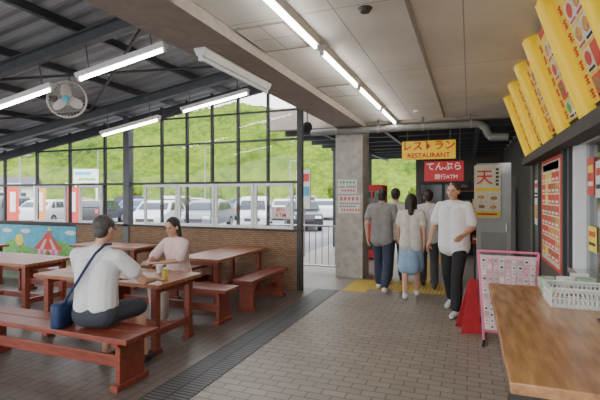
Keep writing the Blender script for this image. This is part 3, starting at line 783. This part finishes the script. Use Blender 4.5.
for i,px in enumerate((140,178,215,250,285,325)): carlist.append((px,31,['cblue','cwhite','cblack','csilver','cwhite','cwhite'][i],[0,1,0,0,0,0][i],-69+rnd.uniform(-4,4)))
for i,px in enumerate((20,75,130,190,240,300)): carlist.append((px,42,['cwhite','cred','cblack','cwhite','cblue','csilver'][i],[0,0,1,0,0,1][i],20))
for (px,d_,pc,van,rz) in carlist:
    x,y=P(px,d_)
    lab='%s %s parked in the car park outside'%(names[pc],'boxy small van' if van else 'sedan car')
    if van not in base: base[van]=(car((x,y,gz),R(rz),M[pc],van,lab),M[pc])
    else: clone(base[van][0],(x,y,gz),(0,0,R(rz)),lab,swap=(base[van][1],M[pc]) if M[pc]!=base[van][1] else None)
for (px,d_,c1) in ((66,13,'redp'),(34,14,'foodor'),(6,13,'redp')):
    x,y=P(px,d_)
    e=thing('banner_flag','tall narrow %s banner flag on a white pole'%('red' if c1=='redp' else 'orange'),'flag',(x,y,gz),(0,0,R(25)),group='banner flags')
    MB().cyl((0,0,0),(0,0,2.1),.015,M['white'],8).cyl((0,0,2.05),(.45,0,2.05),.01,M['white'],8).obj('pole',e)
    MB().box((.2,0,1.3),(.34,.01,1.3),M[c1]).box((.2,-.008,1.5),(.16,.004,.6),M['paper']).obj('cloth',e)
    MB().cyl((0,0,0),(0,0,.06),.18,M['alum'],20).obj('base',e)
for (px,d_,hh) in ((98,47,11),(205,50,12),(20,34,8),(290,47,9)):
    x,y=P(px,d_)
    e=thing('lamp_post','slim grey lamp post in the car park','street lamp',(x,y,gz),(0,0,R(20)),group='car park lamp posts')
    MB().cone((0,0,0),.1,(0,0,hh*.6),.05,M['csilver'],12).obj('pole',e); MB().box((.4,0,hh*.6),(.9,.2,.1),M['csilver'],bev=.03).obj('lamp_head',e)
x,y=P(86,34)
e=thing('billboard','white roadside billboard on two posts beyond the car park','billboard',(x,y,gz),(0,0,R(25)))
MB().box((0,0,3.2),(1.9,.12,1.1),M['paper'],bev=.02).obj('board',e); MB().box((-.2,-.07,3.4),(1.2,.02,.25),M['bluep']).box((.1,-.07,2.95),(1.3,.02,.2),M['greenp']).obj('print',e)
for s in (-.8,.8): MB().cyl((s,.05,0),(s,.05,2.7),.07,M['alum'],10).obj('post',e)
x,y=P(0,54)
e=thing('building','low pale building with a dark roof beyond the car park','building',(x,y,gz),(0,0,R(40)))
MB().box((0,0,1.4),(8,4.6,2.8),M['cream']).obj('walls',e); MB().prism([(-4.3,-2.7,2.8),(-4.3,2.7,2.8),(-4.3,0,4)],(8.6,0,0),M['dgrey']).obj('roof',e)
for i in range(4): MB().box((-2.9+i*1.9,-2.32,1.4),(1.2,.05,1.2),M['carglass']).obj('window_pane',e)

# ---------------------------------------------------------------- people
def hand(mb,w,d,n,side,curl=.45):
    w=V(w); d=V(d).normalized(); n=V(n); n=(n-d*n.dot(d)).normalized(); s=d.cross(n)
    for i,o in enumerate((-.033,-.011,.011,.033)):
        mb.cap(w+s*o*.5,.016,w+d*.08+s*o,.012)
        L=(.070,.080,.074,.056)[i] if side>0 else (.056,.074,.080,.070)[i]
        p=w+d*.082+s*o; a=0; q=d
        for j,fr in enumerate((.45,.32,.23)):
            a+=curl*(.7 if j==0 else .9)
            q=(d*math.cos(a)+n*math.sin(a)).normalized()
            p2=p+q*L*fr; mb.cap(p,.0088-.0008*j,p2,.0082-.0008*j); p=p2
    k=-side
    b=w+d*.025+s*k*.022
    p1=b+(d*.6+s*k*.75+n*.35).normalized()*.042; p2=p1+(d*.85+s*k*.3+n*.45).normalized()*.03
    mb.cap(b,.015,p1,.011); mb.cap(p1,.011,p2,.009)
def person(label,loc,rotz,J,C,scale=1,voxel=.008,female=False,hair='short',bottom='trousers',sleeve=.5,loose=0,low=.04):
    g=lambda k:V(J[k])
    up=V((0,0,1))
    sL,sR,hL,hR=g('sL'),g('sR'),g('hL'),g('hR'); mid=(sL+sR)/2; pel=(hL+hR)/2
    side=(sR-sL).normalized(); hs=(hR-hL).normalized(); spine=(mid-pel).normalized(); hd=g('head')
    Rh=Euler((R(J.get('pitch',0)),0,R(J.get('yaw',0)))).to_matrix()
    H=lambda x,y,z: hd+Rh@V((x,y,z))
    wd=.88 if female else 1
    def torso(mb,o,low=0,nk=True):
        mb.cap(sL+side*.03,.052+o,sR-side*.03,.052+o)
        for k in (-1,1):
            a=pel+hs*.065*k-spine*low; c=mid+side*.085*k*wd-spine*.10; wa=(a+c)/2-hs*.008*k
            mb.cap(a,.1+o+loose,wa,.09*wd+o+loose); mb.cap(wa,.09*wd+o+loose,c,.10*wd+o+loose*.4); mb.cap(c,.1*wd+o+loose*.4,mid+side*.1*k*wd-spine*.03,.07+o)
        if nk:
            mb.cap(mid+spine*.01,.06+o,mid+spine*.05,.05+o)
            for s_ in (sL,sR): mb.cap(mid+spine*.05,.04+o*.6,s_*.8+mid*.2+up*.01,.045+o*.8)
    def arm(mb,o,k,t1=2):
        s_,e_,w_=g('s'+k),g('e'+k),g('w'+k)
        r=(.05*wd+o,.038*wd+o,.026*wd+o)
        if t1<=1: mb.cap(s_,r[0],s_.lerp(e_,t1),r[0]*(1-t1*.14)+.008+loose*.4)
        else:
            mb.cap(s_,r[0],e_,r[1]); m2=e_.lerp(w_,min(1,t1-1)); mb.cap(e_,r[1]+.002,m2,r[2]+(r[1]-r[2])*(2-t1)) 
    def leg(mb,o,k,t1=2,flare=0):
        h_,n_,a_=g('h'+k),g('k'+k),g('a'+k)
        if t1<=1: mb.cap(h_,.088+o,h_.lerp(n_,t1),.088+o-(.03)*t1+flare)
        else:
            mb.cap(h_,.088+o,n_,.055+o+flare*.3); cm=n_.lerp(a_,.35)-V((0,.012,0)); e2=n_.lerp(a_,t1-1)
            mb.cap(n_,.053+o+flare*.4,cm,.052+o+flare*.6); mb.cap(cm,.052+o+flare*.6,e2,.038+o+flare)
    lo=loose
    mb=MB(); loose=0
    torso(mb,-.004)
    for k in 'LR':
        arm(mb,0,k); leg(mb,0,k)
        a_=g('a'+k); fd=V(J.get('f'+k,(0,1,0))).normalized()
        mb.cap(a_-up*.03,.036,a_-fd*.03-up*.045,.034); mb.cap(a_-up*.04,.036,a_+fd*.13-up*.058,.024)
        w_=g('w'+k); dv=V(J.get('d'+k,(w_-g('e'+k)))); hand(mb,w_,dv,J.get('n'+k,(0,.2,-1)),1 if k=='R' else -1,J.get('c'+k,.4))
    mb.cap(mid+spine*.02,.052,H(0,-.015,-.07),.05)
    mb.ell(H(0,-.01,.022),(.076,.095,.095),rot=Rh); mb.ell(H(0,.02,-.035),(.061,.068,.078),rot=Rh); mb.ell(H(0,.05,-.092),(.03,.028,.024),rot=Rh)
    mb.cap(H(0,.086,.008),.008,H(0,.105,-.026),.012); mb.cap(H(-.012,.092,-.03),.008,H(.012,.092,-.03),.008)
    mb.cap(H(-.035,.074,.026),.012,H(.035,.074,.026),.012)
    for k in (-1,1): mb.ell(H(k*.079,-.008,-.008),(.011,.022,.032),rot=Rh)
    me=remesh(mb,'person',voxel,2,[M['skin']])
    loose=lo
    o=bpy.data.objects.new('person',me); COL.objects.link(o); o.location=loc; o.rotation_euler=(0,0,rotz); o.scale=(scale,)*3; tag(o,label,'person')
    def part(mb,name,m,vx=.009,it=4,remesh_=True):
        me=remesh(mb,name,vx,it,[m]) if remesh_ else mb.mesh(name,True)
        q=bpy.data.objects.new(name,me); COL.objects.link(q); q.parent=o
        return q
    for k in (-1,1): part(MB().ell(H(k*.031,.081,.006),(.012,.008,.007),M['eye']),'eye',None,remesh_=False)
    part(MB().cap(H(-.02,.083,-.062),.006,H(.02,.083,-.062),.006,M['lips']),'mouth',None,remesh_=False)
    hb=MB(); hb.ell(H(0,-.024,.036),(.087,.1,.092),rot=Rh); hb.ell(H(0,-.05,-.02),(.072,.06,.07),rot=Rh)
    if hair=='long':
        hb.cap(H(0,-.06,-.02),.07,H(0,-.085,-.2),.045)
        for k in (-1,1): hb.cap(H(k*.07,-.03,.02),.03,H(k*.075,-.03,-.14),.025)
    part(hb,'hair',C['hair'],.007,2)
    tb=MB(); torso(tb,.014,low=low)
    for k in 'LR': arm(tb,.016,k,t1=sleeve)
    part(tb,'shirt',C['top'])
    bb=MB(); bb.cap(hL+hs*.02,.105,hR-hs*.02,.105)
    if bottom=='skirt':
        for k in 'LR': bb.cap(g('h'+k),.1,g('h'+k).lerp(g('k'+k),.95),.125)
        bb.cap(pel,.11,pel-up*.4,.15)
        part(bb,'skirt',C['bottom'])
    else:
        t1={'trousers':1.93,'shorts':.95}[bottom]
        for k in 'LR': leg(bb,.014,k,t1,.016 if bottom=='trousers' else .012)
        if bottom=='shorts':
            bb.cap(hL+hs*.01,.125,hR-hs*.01,.125)
        part(bb,bottom,C['bottom'])
    for k in 'LR':
        a_=g('a'+k); fd=V(J.get('f'+k,(0,1,0))).normalized(); s_=MB()
        s_.cap(a_-up*.025,.045,a_-fd*.035-up*.045,.042); s_.cap(a_-up*.04,.042,a_+fd*.145-up*.055,.033); s_.cap(a_-fd*.03-up*.055,.038,a_+fd*.14-up*.06,.032)
        part(s_,'shoe',C['shoe'],.008)
    return o

MANROT=R(12)
seatM=dict(hL=(-.1,0,.567),hR=(.1,0,.567),kL=(-.12,.40,.54),kR=(.20,.38,.54),aL=(-.14,.36,.087),aR=(.24,.38,.087),
 sL=(-.2,.03,1.07),sR=(.2,.02,1.06),eL=(-.27,.22,.83),eR=(.34,.2,.82),wL=(-.14,.48,.765),wR=(.3,.47,.78),
 dL=(.6,.8,-.05),dR=(-.35,.95,-.02),nL=(0,0,-1),nR=(0,0,-1),cL=.15,cR=.25,head=(.03,.09,1.295),yaw=-14,pitch=-8)
person('person in white T-shirt and dark shorts seated, back turned',(-3.05,2.88,0),MANROT,seatM,
 dict(hair=M['hairg'],top=M['tee'],bottom=M['shorts'],shoe=M['shoeb']),scale=1.0,voxel=.006,bottom='shorts',sleeve=.58,loose=.018,low=-.06)
seatW=dict(hL=(-.085,0,.56),hR=(.085,0,.56),kL=(-.09,.40,.535),kR=(.09,.38,.535),aL=(-.09,.36,.087),aR=(.1,.3,.087),
 sL=(-.165,.07,.98),sR=(.165,.07,.98),eL=(-.23,.24,.79),eR=(.23,.24,.79),wL=(-.08,.42,.765),wR=(.09,.44,.775),
 dL=(.6,.7,.1),dR=(-.5,.8,.05),nL=(0,0,-1),nR=(0,0,-1),cL=.3,cR=.3,head=(0,.13,1.19),yaw=5,pitch=-14)
person('person in pale pink top seated with hands on the table',(-3.55,4.72,0),R(172),seatW,
 dict(hair=M['hairb'],top=M['blush'],bottom=M['beige'],shoe=M['shoe']),scale=1.0,voxel=.006,female=True,hair='long',sleeve=.9,loose=.01,low=0)
walkA=dict(hL=(-.09,0,.92),hR=(.09,0,.92),kL=(-.1,.14,.5),kR=(.1,-.02,.49),aL=(-.1,.2,.097),aR=(.1,-.2,.12),
 sL=(-.19,.02,1.42),sR=(.19,.0,1.42),eL=(-.24,-.08,1.14),eR=(.24,.06,1.14),wL=(-.24,-.02,.9),wR=(.24,.2,.93),
 nL=(1,0,0),nR=(-1,0,0),head=(0,.03,1.62),yaw=0)
person('person in pale grey shirt and navy trousers walking away',(-1.36,7.2,0),R(-4),walkA,
 dict(hair=M['hairb'],top=M['greyt'],bottom=M['navy'],shoe=M['shoe']),scale=.98,voxel=.009,sleeve=.6,loose=.02)
walkB=dict(walkA); walkB.update(sL=(-.165,.02,1.41),sR=(.165,0,1.41),kL=(-.09,-.02,.49),kR=(.09,.13,.5),aL=(-.09,-.17,.11),aR=(.09,.17,.097),eL=(-.21,.05,1.14),wL=(-.2,.18,.94),eR=(.21,-.06,1.14),wR=(.21,0,.9))
person('person in pale top and light blue skirt walking away',(-.85,6.9,0),R(5),walkB,
 dict(hair=M['hairb'],top=M['palet'],bottom=M['denim'],shoe=M['shoe']),scale=.93,voxel=.009,female=True,hair='long',bottom='skirt',sleeve=.6,loose=.02)
person('person in white blouse and dark trousers walking away, farther along',(-.66,7.75,0),R(4),walkA,
 dict(hair=M['hairb'],top=M['tee'],bottom=M['charcoal'],shoe=M['shoeb']),scale=.97,voxel=.009,female=True,hair='short',sleeve=.6,loose=.02)
person('person in pale grey top and dark trousers walking away, farther along',(-1.27,8.05,0),R(0),walkB,
 dict(hair=M['hairb'],top=M['palet'],bottom=M['charcoal'],shoe=M['shoeb']),scale=.99,voxel=.009,hair='short',sleeve=.6,loose=.02)
walkC=dict(walkA); walkC.update(kL=(-.1,.16,.5),aL=(-.12,.24,.093),kR=(.1,-.02,.5),aR=(.13,-.24,.13),fR=(.1,1,-.3),eL=(-.25,.0,1.14),wL=(-.2,.22,1.05),eR=(.29,-.03,1.16),wR=(.33,.05,.91))
person('person in white shirt and black trousers walking along the passage',(-.2,6.3,0),R(160),walkC,
 dict(hair=M['hairg'],top=M['tee'],bottom=M['blackc'],shoe=M['shoe']),scale=1.02,voxel=.009,sleeve=.75,loose=.035)

# shoulder bag of seated man
m0=V((-3.05,2.88,0)); Rz=Matrix.Rotation(MANROT,3,'Z'); o=m0+Rz@V((-.29,-.03,0)); o.z=.445
bgx=thing('shoulder_bag','dark navy shoulder bag with strap beside the seated person','bag',o,(0,0,MANROT))
MB().box((0,0,.11),(.10,.24,.22),M['bag'],bev=.035).obj('pouch',bgx,smooth=True)
MB().box((-.055,0,.13),(.02,.18,.1),M['bag'],bev=.01).obj('pocket',bgx)
st=MB()
pts=[V((.10,.07,1.165)),V((.10,-.02,1.17)),V((.06,-.095,1.10)),V((-.01,-.125,.98)),V((-.09,-.145,.84)),V((-.18,-.135,.72)),V((-.27,-.05,.62))]
st.path([p-V((-.29,-.03,.445)) for p in pts],.012,M['bag'],8); st.obj('strap',bgx)
print('done')
